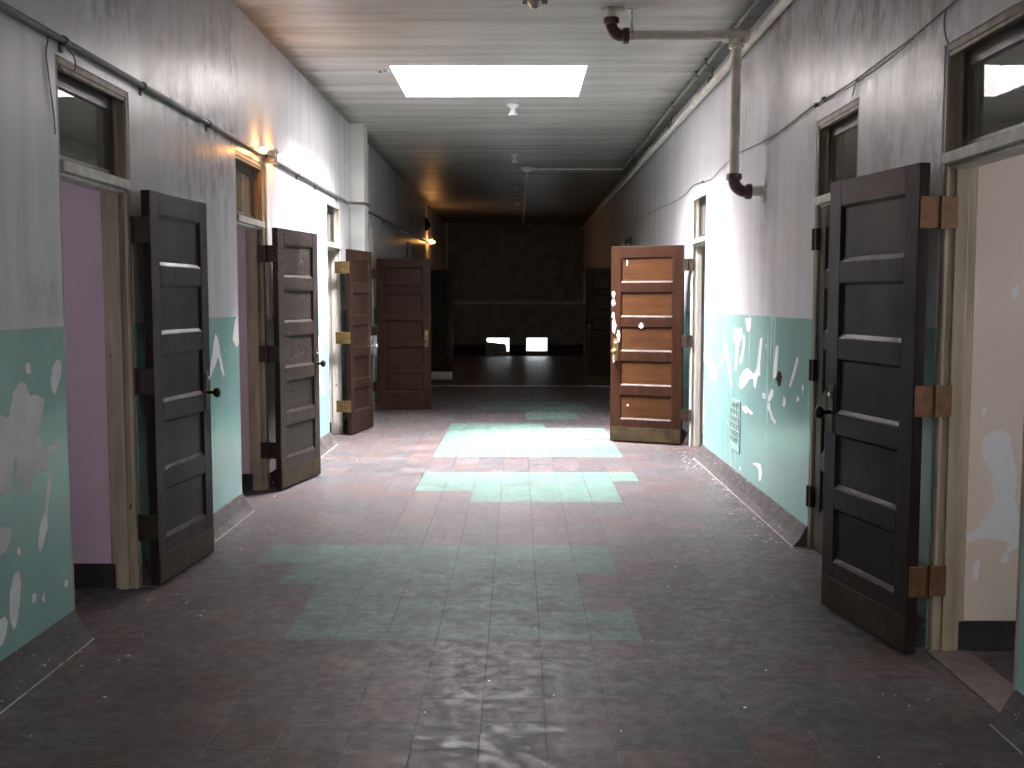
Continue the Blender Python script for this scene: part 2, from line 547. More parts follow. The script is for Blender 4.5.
PEEL_R = [
    c4((5, 110), (45, 110), (62, 150), (80, 180), (85, 250), (60, 250), (45, 200), (15, 150)),
    c4((128, 75), (140, 75), (144, 130), (152, 190), (167, 280), (160, 287), (146, 220), (135, 145), (115, 157), (100, 195), (96, 183), (113, 140), (123, 110)),
    c4((170, -10), (215, -10), (218, 40), (205, 60), (196, 100), (187, 205), (176, 205), (183, 90), (172, 50)),
    c4((219, 60), (225, 15), (231, 60), (217, 160), (205, 177), (201, 155), (213, 120)),
    c4((205, 240), (225, 205), (245, 195), (260, 210), (275, 225), (290, 195), (308, 40), (320, 40), (307, 180), (309, 230), (295, 237), (291, 265), (282, 302), (274, 285), (272, 250), (255, 248), (240, 270), (225, 290), (210, 302), (198, 290)),
    c4((388, 80), (402, 80), (400, 120), (390, 240), (373, 252), (376, 200), (383, 130)),
    c4((497, 135), (506, 150), (488, 220), (464, 293), (455, 287), (476, 210)),
    c4((363, 303), (377, 308), (374, 337), (352, 373), (348, 345)),
    c4((343, 375), (357, 373), (362, 410), (372, 440), (390, 470), (386, 482), (365, 457), (356, 420), (343, 402)),
    c4((428, 335), (440, 355), (435, 392), (422, 392)),
    c4((213, 395), (235, 387), (252, 405), (272, 425), (262, 434), (245, 417), (235, 427), (220, 412)),
    c4((263, 683), (290, 679), (310, 688), (318, 735), (309, 772), (301, 768), (299, 712), (284, 692)),
    c4((318, 323), (334, 323), (336, 352), (322, 354)), c4((3, 340), (20, 350), (20, 480), (8, 500)), c4((493, 343), (507, 343), (507, 364), (495, 367)),
    c4((232, -60), (262, -62), (258, 0), (240, 10)),
]
HOLE_R = [c4((388, 245), (402, 208), (413, 213), (421, 240), (413, 285), (402, 292))]
# grime blotches on the plaster: (y, z, ry, rz, strength)
STAIN_L = [(6.5, 2.72, 0.45, 0.3, 1.0), (7.3, 2.9, 0.3, 0.5, 0.9), (7.0, 2.45, 0.3, 0.4, 0.7), (6.2, 2.75, 0.5, 0.25, 0.8), (6.9, 2.9, 0.35, 0.4, 0.75), (6.6, 2.35, 0.6, 0.35, 0.55), (7.4, 3.1, 0.25, 0.35, 0.6), (5.2, 2.95, 0.6, 0.25, 0.45), (9.2, 2.35, 0.25, 0.12, 0.35), (4.5, 1.52, 0.2, 0.08, 0.5), (14.6, 3.1, 0.8, 0.7, 0.2), (17, 3.0, 1.0, 0.8, 0.2), (20, 3, 1.5, 0.9, 0.3), (12.9, 3.35, 0.3, 0.25, 0.5)]
STAIN_R = [(6.2, 3.1, 0.6, 0.6, 0.55), (7.2, 3.2, 0.5, 0.5, 0.45), (5.4, 2.95, 0.6, 0.35, 0.6), (4.6, 2.5, 0.4, 0.5, 0.6), (8.3, 3.1, 0.3, 0.5, 0.4), (7.6, 2.15, 0.15, 0.35, 0.45), (13.5, 3.0, 0.8, 0.7, 0.15), (16, 2.9, 1.2, 0.8, 0.2), (19, 2.9, 1.6, 0.9, 0.3), (5.0, 2.2, 0.5, 0.5, 0.4)]

# openings (near edge, far edge)
OPEN_L = [(4.57, 5.42), (7.43, 8.27), (10.95, 11.80), (13.50, 14.36), (18.75, 19.60)]
OPEN_R = [(3.64, 4.46), (5.55, 6.33), (9.98, 10.80), (16.45, 18.20)]


def corridor_wall(name, X, s, opens, peel, hole, stain):
    rects = []
    y = Y0
    for a, b in opens + [(Y1, None)]:
        rects.append((y, a, 0.0, HC))
        if b is not None:
            rects.append((a, b, OPEN_TOP, HC))
            y = b
    V, Fc = [], []

    def grid(ys, zs):
        o = len(V)
        for yy in ys:
            for z in zs:
                V.append((X, yy, z))
        nz = len(zs)
        for i in range(len(ys) - 1):
            for k in range(nz - 1):
                q = (o + i * nz + k, o + (i + 1) * nz + k, o + (i + 1) * nz + k + 1, o + i * nz + k + 1)
                Fc.append(q if s < 0 else q[::-1])

    def div(a, b, st):
        n = max(1, int(math.ceil((b - a) / st)))
        return [a + (b - a) * i / n for i in range(n + 1)]
    for a, b, z0, z1 in rects:
        cuts = [a] + [c for c in (3.0, 6.0, 10.8, 13.0) if a < c < b] + [b]
        for p, q in zip(cuts, cuts[1:]):
            fine = p >= 2.99 and q <= 13.01
            if z0 < 0.1:
                vf = fine and (s > 0 and 5.9 < p < 10.0 or s < 0 and p < 7.0)
                grid(div(p, q, 0.014 if vf else 0.02 if fine else 0.4), div(0, 1.42, 0.009 if vf else 0.018 if fine else 0.4))
                grid(div(p, q, 0.06 if fine else 0.4), div(1.42, z1, 0.06 if fine else 0.3))
            else:
                grid(div(p, q, 0.06 if fine else 0.4), div(z0, z1, 0.06 if fine else 0.3))
    nf = len(V)
    A = np.array(V)
    P, Q = A[:, 1], A[:, 2]

    def sdf(polys):
        out = np.full(len(A), -0.2)
        for pl in polys:
            w = [on_x(px, py, X) for px, py in pl]
            w = np.array(w)
            lo, hi = w.min(0) - 0.15, w.max(0) + 0.15
            sel = (P > lo[0]) & (P < hi[0]) & (Q > lo[1]) & (Q < hi[1]) & (Q < 1.42)
            if sel.any():
                out[sel] = np.maximum(out[sel], poly_sd(P[sel], Q[sel], w))
        return out
    pe, ho = sdf(peel), sdf(hole)
    stn = np.zeros(len(A))
    for sy, sz, ry, rz, k in stain:
        stn = np.maximum(stn, k * np.exp(-((P - sy) / ry) ** 2 - ((Q - sz) / rz) ** 2))
    # reveals and rear face
    Xb = X + s * TH
    for a, b in opens:
        for q in ([(X, a, 0), (Xb, a, 0), (Xb, a, OPEN_TOP), (X, a, OPEN_TOP)], [(X, b, 0), (Xb, b, 0), (Xb, b, OPEN_TOP), (X, b, OPEN_TOP)], [(X, a, OPEN_TOP), (Xb, a, OPEN_TOP), (Xb, b, OPEN_TOP), (X, b, OPEN_TOP)]):
            o = len(V)
            V.extend(q)
            Fc.append((o, o + 1, o + 2, o + 3))
    for a, b, z0, z1 in rects:
        o = len(V)
        V.extend([(Xb, a, z0), (Xb, b, z0), (Xb, b, z1), (Xb, a, z1)])
        Fc.append((o, o + 1, o + 2, o + 3))
    me = bpy.data.meshes.new(name)
    me.from_pydata(V, [], Fc)
    ex = len(V) - nf
    set_attr(me, 'peel', np.concatenate([pe, np.full(ex, -0.2)]))
    set_attr(me, 'hole', np.concatenate([ho, np.full(ex, -0.2)]))
    set_attr(me, 'stain', np.concatenate([stn, np.zeros(ex)]))
    me.materials.append(M['wall'])
    o = bpy.data.objects.new(name, me)
    col.objects.link(o)
    return struct(o)


corridor_wall('wall_left', XL, -1, OPEN_L, PEEL_L, [], STAIN_L)
corridor_wall('wall_right', XR, 1, OPEN_R, PEEL_R, HOLE_R, STAIN_R)

# ------------------------------------------------------------------ floor: one quad per vinyl tile
GREEN = [(-4, 3, 4, 6), (-4, 2, 6, 8), (-5, 2, 8, 9), (-5, 3, 9, 10), (-6, 3, 10, 12),
         (-1, 4, 18, 20), (-3, 4, 20, 22), (-3, 5, 22, 24),
         (-3, 5, 28, 33), (-3, 3, 33, 34), (-3, 5, 34, 38), (-3, 2, 38, 40),
         (1, 4, 42, 46), (-2, 5, 47, 52)]


def make_floor():
    V, Fc, C = [], [], []
    i0, i1 = -22, 23
    k0, k1 = int((Y0 - 3.645) / TILE) - 1, int((Y1 - 3.645) / TILE) + 2
    rng = random.Random(5)
    for k in range(k0, k1):
        for i in range(i0, i1):
            x, y = -0.131 + i * TILE, 3.645 + k * TILE
            o = len(V)
            V += [(x, y, 0), (x + TILE, y, 0), (x + TILE, y + TILE, 0), (x, y + TILE, 0)]
            Fc.append((o, o + 1, o + 2, o + 3))
            g = any(a <= i < b and c <= k < d for a, b, c, d in GREEN)
            if g:
                j = rng.uniform(0.97, 1.03)
                c = (0.098 * j, 0.170 * j, 0.143 * j)
            else:
                j = rng.uniform(0.82, 1.15)
                c = rng.choice([(0.168, 0.130, 0.130), (0.150, 0.130, 0.134), (0.180, 0.124, 0.116), (0.122, 0.113, 0.117), (0.163, 0.136, 0.136)])
                c = tuple(v * j * 0.50 for v in c)
            C.append((*c, 1.0))
    me = bpy.data.meshes.new('floor')
    me.from_pydata(V, [], Fc)
    at = me.attributes.new('tile', 'FLOAT_COLOR', 'FACE')
    at.data.foreach_set('color', np.array(C, dtype=np.float32).ravel())
    me.materials.append(M['floor'])
    o = bpy.data.objects.new('floor', me)
    col.objects.link(o)
    struct(o)


make_floor()

# ------------------------------------------------------------------ ceiling with the skylight well and an added rear one


def make_ceiling():
    mb = MB()
    xa, xb = XL - TH, XR + TH
    ys = [Y0, SKY_ADDED[2], SKY_ADDED[3], SKY[2], SKY[3], Y1 + 0.2]
    z0, z1 = HC, HC + 0.25
    for a, b in zip(ys, ys[1:]):
        if (a, b) in ((SKY_ADDED[2], SKY_ADDED[3]), (SKY[2], SKY[3])):
            mb.box(xa, SKY[0], a, b, z0, z1)
            mb.box(SKY[1], xb, a, b, z0, z1)
        else:
            mb.box(xa, xb, a, b, z0, z1)
    struct(mb.build('ceiling', M['ceiling']))


make_ceiling()


def skylight(name, r):
    x0, x1, y0, y1 = r
    mb = MB()
    w = 0.06
    za, zb = HC + 0.02, HC + 1.32
    mb.box(x0 - w, x0 - 0.001, y0 - w, y1 + w, za, zb)
    mb.box(x1 + 0.001, x1 + w, y0 - w, y1 + w, za, zb)
    mb.box(x0 - 0.001, x1 + 0.001, y0 - w, y0 - 0.001, za, zb)
    mb.box(x0 - 0.001, x1 + 0.001, y1 + 0.001, y1 + w, za, zb)
    struct(mb.build(name, M['shaft']))


skylight('window_1', SKY)
skylight('window_added_rear', SKY_ADDED)  # unseen well added to hold the rear fill light

# rear and far end walls
struct(MB().box(XL - TH, XR + TH, Y0 - 0.2, Y0, 0, HC + 0.2).build('wall_rear', M['plainroom']))
# vents low in the end wall
VL, VR = (-0.84, -0.245), (0.235, 0.785)
VZ = (0.11, 0.475)
VZR = (0.125, 0.475)
mb = MB()
ya, yb = Y1, Y1 + 0.2
mb.box(XL - TH, VL[0], ya, yb, 0, HC)
mb.box(VL[1], VR[0], ya, yb, 0, HC)
mb.box(VR[1], XR + TH, ya, yb, 0, HC)
mb.box(VL[0], VL[1], ya, yb, 0, VZ[0])
mb.box(VL[0], VL[1], ya, yb, VZ[1], HC)
mb.box(VR[0], VR[1], ya, yb, 0, VZR[0])
mb.box(VR[0], VR[1], ya, yb, VZR[1], HC)
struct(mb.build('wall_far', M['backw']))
for nm, (a, b), (z0, z1) in (('window_3', VL, VZ), ('window_4', VR, VZR)):
    fr = MB()
    t = 0.025
    fr.box(a - t, a, ya - 0.03, yb, z0 - t, z1 + t)
    fr.box(b, b + t, ya - 0.03, yb, z0 - t, z1 + t)
    fr.box(a, b, ya - 0.03, yb, z1, z1 + t)
    fr.box(a, b, ya - 0.03, yb, z0 - t, z0)
    struct(fr.build(nm, M['trimw']))
bd = MB()
bd.prism([(-0.84, 0.115), (-0.30, 0.115), (-0.30, 0.19), (-0.325, 0.27), (-0.30, 0.31), (-0.84, 0.375)], 'y', Y1 + 0.03, Y1 + 0.055)
tag(bd.build('cover_board', M['board']), 'grey board leaning across the left of the two bright floor-level openings', 'board')
# dado rail and skirting on the end wall, frame posts beside it
struct(MB().box(XL, XR, Y1 - 0.03, Y1, 1.39, 1.47).build('trim_1', M['trimw']))
struct(MB().box(XL, VL[0] - 0.03, Y1 - 0.02, Y1, 0, 0.3).box(VR[1] + 0.03, XR, Y1 - 0.02, Y1, 0, 0.3).box(VL[1] + 0.03, VR[0] - 0.03, Y1 - 0.02, Y1, 0, 0.3).build('baseboard_far', M['roombase']))
# floor strip where the far hall begins
struct(MB().box(XL, XR, 18.25, 18.55, 0.0005, 0.006).build('trim_2', M['strip']))

# ------------------------------------------------------------------ cove bases


def cove(name, X, s, opens):
    mb = MB()
    y = Y0
    prof = [(0, 0.128), (-0.010, 0.124), (-0.018, 0.108), (-0.052, 0.044), (-0.084, 0.008), (-0.090, 0.0), (0, 0.0)]
    P = [(X + s * a, z) for a, z in prof]
    for a, b in opens + [(Y1 - 0.02, None)]:
        if a - y > 0.05:
            mb.prism(P, 'y', y, a)
        if b is not None:
            y = b
    struct(mb.build(name, M['cove'], smooth=False))


cove('baseboard_left', XL, -1, OPEN_L)
cove('baseboard_right', XR, 1, OPEN_R)

# white full-height pipe chase on the left wall
struct(MB().box(XL, -1.80, 12.47, 12.80, 0, HC).build('column', M['chaserw'], bevel=0.008), 'white boxed pipe chase running from floor to ceiling on left wall')

# ------------------------------------------------------------------ rooms behind the openings


def room(n, X, s, a, b, matkey, near=1.6, depth=2.4, light=0.0, polys=(), jut=0.03):
    """four walls, ceiling and base of the room behind an opening that runs a..b"""
    Xi = X + s * TH
    Xo = Xi + s * depth
    ya, yb = a - near, b - 0.02
    h = 2.9
    x0, x1 = min(Xi, Xo), max(Xi, Xo)
    V, Fc = [], []

    def quad(*q):
        o = len(V)
        V.extend(q)
        Fc.append((o, o + 1, o + 2, o + 3))
    nx, nz = (60, 75)
    for i in range(nx + 1):
        for k in range(nz + 1):
            V.append((x0 + (x1 - x0) * i / nx, yb, h * k / nz))
    for i in range(nx):
        for k in range(nz):
            q = i * (nz + 1) + k
            Fc.append((q, q + nz + 1, q + nz + 2, q + 1))
    A = np.array(V)
    pe = np.full(len(A), -0.2)
    for pl in polys:
        w = [on_y(px, py, yb) for px, py in pl]
        pe = np.maximum(pe, poly_sd(A[:, 0], A[:, 2], w))
    quad((x0, ya, 0), (x1, ya, 0), (x1, ya, h), (x0, ya, h))
    quad((Xo, ya, 0), (Xo, yb, 0), (Xo, yb, h), (Xo, ya, h))
    me = bpy.data.meshes.new('wall_' + n)
    me.from_pydata(V, [], Fc)
    set_attr(me, 'peel', np.concatenate([pe, np.full(len(V) - len(A), -0.2)]))
    me.materials.append(M[matkey])
    o = bpy.data.objects.new('wall_' + n, me)
    col.objects.link(o)
    struct(o)
    struct(MB().box(x0, x1, ya - 0.05, yb + 0.05, h, h + 0.1).build('ceiling_' + n, M['roomceil']))
    bb = MB().box(x0, x1, yb - 0.015, yb, 0, 0.13).box(x0, x1, ya, ya + 0.015, 0, 0.13)
    struct(bb.build('baseboard_' + n, M['roombase']))
    if light:  # area light added on the outer wall; no window is built there
        ld = bpy.data.lights.new('room_fill_' + n, 'AREA')
        ld.shape = 'RECTANGLE'
        ld.size, ld.size_y = 1.0, 1.3
        ld.energy = light
        ld.color = (0.93, 0.96, 1.0)
        lo = bpy.data.objects.new('room_fill_' + n, ld)
        col.objects.link(lo)
        lo.location = (Xo - s * 0.03, (ya + yb) / 2, 1.7)
        lo.rotation_euler = Vector((-s, 0, 0)).to_track_quat('-Z', 'Z').to_euler()


PEEL_CREAM = [
    c5((60, 440), (80, 430), (95, 425), (105, 440), (110, 470), (115, 500), (112, 530), (118, 560), (130, 600), (110, 600), (95, 590), (80, 590), (60, 585), (35, 602), (40, 580), (65, 565), (80, 530), (75, 490), (65, 470)),
    c5((64, 388), (74, 388), (71, 422), (63, 417)), c5((57, 615), (60, 640), (48, 662), (44, 640)), c5((98, 228), (115, 208), (120, 232), (105, 238)), c5((56, 345), (64, 345), (64, 356), (57, 356)), c5((82, 322), (92, 322), (92, 332), (83, 332)), c5((88, 605), (105, 610), (100, 625), (86, 620)), c5((95, 45), (112, 42), (112, 50), (97, 52)), c5((58, 222), (68, 225), (66, 240), (56, 236)),
]
room('pink_room', XL, -1, *OPEN_L[0], 'pink', light=18)
room('pink_hall', XL, -1, *OPEN_L[1], 'pink', light=18)
room('third_room', XL, -1, *OPEN_L[2], 'plainroom', light=8)
room('fourth_room', XL, -1, *OPEN_L[3], 'plainroom', near=0.9)
room('dark_room', XL, -1, *OPEN_L[4], 'plainroom')
room('cream_room', XR, 1, *OPEN_R[0], 'cream', light=34, polys=PEEL_CREAM)
room('closed_room', XR, 1, *OPEN_R[1], 'plainroom', near=0.6)
room('bright_room', XR, 1, *OPEN_R[2], 'plainroom', light=4)
room('far_room', XR, 1, *OPEN_R[3], 'plainroom')

# ------------------------------------------------------------------ door frames with transoms


def door_frame(n, X, s, a, b):
    """lining in the opening a..b, s = outward; a transom bar, sash and glass above"""
    mb = MB()

    def bx(d0, d1, y0, y1, z0, z1):     # d measured outward from the wall face
        p, q = X + s * d0, X + s * d1
        mb.box(min(p, q), max(p, q), y0, y1, z0, z1)
    w = 0.032
    for e, g in ((a, 1), (b, -1)):
        y0, y1 = sorted((e + g * 0.001, e + g * w))
        bx(0.004, TH + 0.012, y0, y1, 0, OPEN_TOP - 0.001)
        y0, y1 = sorted((e + g * w, e + g * (w + 0.014)))
        bx(0.050, 0.105, y0, y1, 0, OPEN_TOP - w)
        y0, y1 = sorted((e + g * w, e + g * (w + 0.007)))
        bx(0.008, 0.022, y0, y1, 0, OPEN_TOP - w)
        bx(TH + 0.012, TH + 0.024, *sorted((e - g * 0.05, e + g * 0.028)), 0, OPEN_TOP)
    bx(0.004, TH + 0.012, a + w, b - w, OPEN_TOP - w, OPEN_TOP - 0.001)
    bx(0.008, 0.022, a + w, b - w, OPEN_TOP - w - 0.018, OPEN_TOP - w)
    root = mb.build('door_%d' % n, M['shadeframe' if n in (1, 2, 6, 7) else 'frame'], bevel=0.003)  # near frames take a tan copy, darkened for the shade they stand in
    struct(root)
    bar = MB()
    p, q = sorted((X - s * 0.012, X + s * 0.13))
    bar.box(p, q, a + w, b - w, 2.055, 2.102)
    p, q = sorted((X + s * 0.02, X + s * 0.12))
    bar.box(p, q, a + w + 0.001, b - w - 0.001, 2.04, 2.055)
    bar.build('transom_bar', M['bar'], root, bevel=0.005)
    sa = MB()
    p, q = sorted((X + s * 0.065, X + s * 0.10))
    y0, y1, z0, z1 = a + w + 0.002, b - w - 0.002, 2.104, OPEN_TOP - w - 0.002
    sw = 0.070
    sa.box(p, q, y0, y0 + sw, z0, z1)
    sa.box(p, q, y1 - sw, y1, z0, z1)
    sa.box(p, q, y0 + sw, y1 - sw, z0, z0 + 0.04)
    sa.box(p, q, y0 + sw, y1 - sw, z1 - sw, z1)
    sash = sa.build('transom_sash', M['sash'], root, bevel=0.004)
    gl = MB()
    p, q = sorted((X + s * 0.080, X + s * 0.085))
    gl.box(p, q, y0 + sw - 0.004, y1 - sw + 0.004, z0 + 0.036, z1 - sw + 0.004)
    gl.build('glass_pane', M['glass'], sash)
    return root


for i, (a, b) in enumerate(OPEN_L):
    door_frame(i + 1, XL, -1, a, b)
for i, (a, b) in enumerate(OPEN_R[:3]):
    door_frame(i + 6, XR, 1, a, b)
door_frame(9, XR, 1, *OPEN_R[3])
struct(MB().box(XR - 0.01, XR + 0.17, OPEN_R[0][0], OPEN_R[0][1] - 0.036, 0.0005, 0.005).build('trim_3', M['pinkstrip']))

# ------------------------------------------------------------------ five-panel doors


def make_door(label, hinge, ang, wood, hinge_kind, hinge_mat, wall_side, W=0.765, H=2.045, plate=None, knob_z=0.965, smear=False, kick=True, knob_sides=(-1, 1), kick_mat='kick'):
    T = 0.046
    root = empty('panel_door', (hinge[0], hinge[1], 0.0), ang)
    tag(root, label, 'door', 'five-panel wooden doors')
    z0 = 0.012
    st = 0.108
    rails = [0.235, 0.098, 0.098, 0.098, 0.098, 0.118]      # bottom .. top
    ph = (H - sum(rails)) / 5
    stile_m, panel_m = WOODS[wood]
    fr = MB()
    h = T / 2
    fr.box(0, st, -h, h, z0, z0 + H)
    fr.box(W - st, W, -h, h, z0, z0 + H)
    z = z0
    spans = []
    for k, r in enumerate(rails):
        fr.box(st, W - st, -h, h, z, z + r)
        z += r
        if k < 5:
            spans.append((z, z + ph))
            z += ph
    dep = 0.015
    for (a, b) in spans:                  # sloping moulding round each panel, both faces
        x0, x1 = st, W - st
        for g in (-1, 1):
            f, d = g * (h - 0.001), g * (h - dep)
            wd, wb = 0.014, 0.021
            fr.prism([(f, a), (d, a), (d, a + wb)], 'x', x0, x1)
            fr.prism([(f, b), (d, b), (d, b - wd)], 'x', x0, x1)
            fr.prism([(x0, f), (x0, d), (x0 + wd, d)], 'z', a, b)
            fr.prism([(x1, f), (x1, d), (x1 - wd, d)], 'z', a, b)
    fr.build('stile_and_rail_frame', stile_m, root, bevel=0.0025)
    for (a, b) in spans:
        MB().box(st - 0.005, W - st + 0.005, -h + dep, h - dep, a - 0.005, b + 0.005).build('panel', panel_m, root)
    if kick:
        kp = MB()
        for g in (-1, 1):
            y0, y1 = sorted((g * h, g * (h + 0.003)))
            kp.box(0.012, W - 0.012, y0, y1, z0 + 0.012, z0 + 0.155)
        kp.build('kick_plate', M[kick_mat], root, bevel=0.001)
    # lock plates and knobs
    kx = W - 0.058
    for g in knob_sides:
        y0, y1 = sorted((g * h, g * (h + 0.004)))
        lp = MB().box(kx - 0.026, kx + 0.026, y0, y1, knob_z - 0.10, knob_z + 0.13).build('lock_plate', plate or M['darkiron'], root, bevel=0.002)
        kb = MB().lathe([(0.012, 0), (0.010, 0.012), (0.010, 0.034), (0.020, 0.042), (0.029, 0.052), (0.030, 0.062), (0.024, 0.072), (0.010, 0.077), (0.001, 0.078)], (kx, g * (h + 0.003), knob_z), (0, g, 0), 18)
        kb.build('knob', plate or M['darkiron'], lp, smooth=True)
        cy = MB().lathe([(0.013, 0), (0.013, 0.010), (0.009, 0.013), (0.001, 0.0135)], (kx, g * (h + 0.003), knob_z + 0.085), (0, g, 0), 14)
        cy.build('keyhole_cylinder', M['steel'], lp, smooth=True)
    if smear:
        rng = random.Random(3)
        for (cx, cz, rx, rz) in ((0.738, 1.235, 0.022, 0.075), (0.748, 1.34, 0.014, 0.032), (0.746, 1.47, 0.017, 0.036), (0.690, 1.13, 0.016, 0.06), (0.745, 1.56, 0.016, 0.032), (0.44, 1.235, 0.026, 0.026), (0.737, 0.90, 0.012, 0.05), (0.60, 1.885, 0.008, 0.03), (0.58, 0.40, 0.010, 0.012)):
            pts = []
            for k in range(14):
                q = 2 * math.pi * k / 14
                j = rng.uniform(0.7, 1.25)
                pts.append((min(W - 0.002, cx + rx * j * math.cos(q)), cz + rz * j * math.sin(q)))
            o = MB().prism(pts, 'y', h, h + 0.0012).build('paint_smear', M['pale'], root)
            o['label'] = 'white paint smear'
    # hinges
    zs = (z0 + 0.31, z0 + 1.07, z0 + 1.845)
    for zc in zs:
        hb = MB()
        if hinge_kind == 'wide':          # broad-throw leaves turned to face along the corridor
            w = wall_side
            hb.box(-0.005, 0.001, *sorted((w * (-h + 0.003), w * 0.068)), zc - 0.065, zc + 0.065)
            hb.box(-0.005, 0.001, *sorted((w * 0.078, w * 0.150)), zc - 0.065, zc + 0.065)
            hb.lathe([(0.0075, -0.07), (0.0075, 0.07)], (-0.006, w * 0.073, zc), (0, 0, 1), 10)
        elif hinge_kind == 'flat':        # leaves in the plane of the open door
            w = wall_side
            yy = w * h
            hb.box(-0.100, -0.052, yy - 0.003, yy + 0.003, zc - 0.06, zc + 0.06)
            hb.box(-0.044, 0.004, yy - 0.003, yy + 0.003, zc - 0.06, zc + 0.06)
            hb.lathe([(0.008, -0.064), (0.008, 0.064)], (-0.048, yy, zc), (0, 0, 1), 10)
        else:                             # closed door: only the knuckles stand proud
            w = wall_side
            yk = w * (h + 0.022)
            hb.lathe([(0.016, -0.064), (0.016, 0.064)], (-0.045, yk, zc), (0, 0, 1), 12)
            hb.box(-0.058, 0.0, *sorted((w * (h - 0.003), w * (h + 0.026))), zc - 0.064, zc + 0.064)
        hb.build('hinge', hinge_mat, root, bevel=0.0015)
    return root


def between(p, q):
    return math.atan2(q[1] - p[1], q[0] - p[0])


# hinge-end centre lines are half a thickness behind the visible lower corners
def folded(label, corner, far, wood, hm, side, **kw):
    a = between(corner, far)
    # local +y is (-sin a, cos a); the visible face is on the corridor side
    off = 0.023 * side
    h = (corner[0] - math.sin(a) * off, corner[1] + math.cos(a) * off)
    return make_door(label, h, a, wood, 'wide', hm, side, **kw)


folded('blackened five-panel door folded flat to the wall beside the pink room, nearest on its side', (-1.868, 5.39), (-1.802, 6.15), 'black', M['darkiron'], 1)
folded('mould-speckled dark five-panel door folded back below the lit lamp and white raceway', (-1.855, 8.19), (-1.698, 8.94), 'mould', M['darkiron'], 1, W=0.79)
folded('dark brown five-panel door with brass hinges, folded back against the white chase', (-1.845, 11.62), (-1.706, 12.36), 'dusk', M['brass'], 1, plate=M['steel'], kick=False)
make_door('umber five-panel door standing square to the wall behind the white chase', (-1.915, 14.35), math.radians(0.5), 'umber', 'flat', M['darkiron'], -1, W=0.73, plate=M['brass'], kick=False)
make_door('shadowed door with pale kick plate, half hidden behind the umber door', (-1.93, 19.66), math.radians(1.0), 'black', 'flat', M['darkiron'], -1, W=0.71, kick_mat='trimw')
folded('large blackened five-panel door with orange hinges beside the cream room', (1.632, 4.345), (1.490, 5.095), 'black', M['rustplate'], -1)
make_door('closed black door under its transom, half hidden behind the large blackened door', (1.800, 6.262), math.radians(-90), 'black', 'closed', M['darkiron'], -1, W=0.69, H=2.03, knob_sides=(-1,))
make_door('reddish brown door with white paint smears and brass kick plate, open towards the skylight patch', (1.69, 10.815), between((1.69, 10.815), (0.98, 11.14)), 'brown', 'flat', M['darkiron'], 1, W=0.775, plate=M['brass'], smear=True)
make_door('shadowed dark door standing open behind the reddish brown door', (1.74, 18.30), between((1.74, 18.30), (1.18, 18.48)), 'umber', 'flat', M['darkiron'], 1, W=0.58)

# ------------------------------------------------------------------ conduit along the left wall


def smooth_path(pts, r=0.05, n=5):
    pts = [Vector(p) for p in pts]
    out = [pts[0]]
    for i in range(1, len(pts) - 1):
        a, b, c = pts[i - 1], pts[i], pts[i + 1]
        u, v = (a - b), (c - b)
        d = min(r, u.length * 0.45, v.length * 0.45)
        p, q = b + u.normalized() * d, b + v.normalized() * d
        for k in range(n + 1):
            t = k / n
            out.append(p * (1 - t) ** 2 + b * 2 * t * (1 - t) + q * t * t)
    out.append(pts[-1])
    return out


def clip(mb, x, y, z, r, s):
    """one-hole strap: a half ring over the conduit with a tab, on a wall whose outward is s"""
    mb.lathe([(r, -0.012), (r + 0.006, -0.012), (r + 0.006, 0.012), (r, 0.012)], (x, y, z), (0, 1, 0), 14)
    mb.box(*sorted((x + s * r * 0.6, x + s * (r + 0.003))), y - 0.012, y + 0.012, z - r - 0.032, z - r * 0.5)


cx = XL + 0.020
CZ = 2.608
cond = empty('electrical_conduit', (cx, 4.0, CZ))
tag(cond, 'grey electrical conduit clipped along the left wall above the transoms', 'conduit')


def under(mb, name, mat, root, **kw):
    l = root.location
    return MB.build(_shift(mb, l), name, mat, root, **kw)


def _shift(mb, l):
    mb.v = [(a - l[0], b - l[1], c - l[2]) for a, b, c in mb.v]
    return mb


under(MB().tube(smooth_path([(cx, 0.5, CZ), (cx, 8.255, CZ)]), 0.016), 'tube', M['conduit'], cond, smooth=True)
under(MB().tube(smooth_path([(cx, 8.345, CZ), (cx, 12.20, CZ + 0.005), (-1.782, 12.43, CZ + 0.012), (-1.782, 12.83, CZ + 0.02), (cx, 13.05, CZ + 0.03), (cx, 16, CZ + 0.06), (cx, 23.1, CZ + 0.14)]), 0.016), 'tube', M['conduit'], cond, smooth=True)
for y in (3.3, 4.62, 5.58, 6.75, 9.45, 10.3, 11.5, 13.9, 15.5, 17.5):
    z = CZ if y < 12 else CZ + 0.02 + (y - 12.8) * 0.011
    cm = MB()
    clip(cm, cx, y, z, 0.016, -1)
    under(cm, 'clip', M['conduit'], cond)

w = empty('wire_loop', (XL + 0.03, 4.62, 2.6))
tag(w, 'short loop of wire hanging from the left conduit above the first transom', 'wire')
under(MB().tube(smooth_path([(XL + 0.022, 4.60, 2.60), (XL + 0.05, 4.66, 2.55), (XL + 0.035, 4.70, 2.50), (XL + 0.012, 4.64, 2.47), (XL + 0.010, 4.585, 2.50)], 0.04), 0.0035, 6), 'strand', M['cable'], w, smooth=True)
lw = [(0.006, 4.50, 2.60), (0.006, 4.47, 2.52), (0.008, 4.49, 2.43), (0.006, 4.51, 2.35), (0.008, 4.53, 2.26), (0.006, 4.535, 2.2)]
tag(MB().tube(smooth_path([(XL + a, b, c) for a, b, c in lw], 0.03), 0.003, 6).build('loose_wire', M['cable'], smooth=True), 'thin loose wire trailing down the left wall beside the first opening', 'wire')

# ------------------------------------------------------------------ twin bare-bulb fixtures


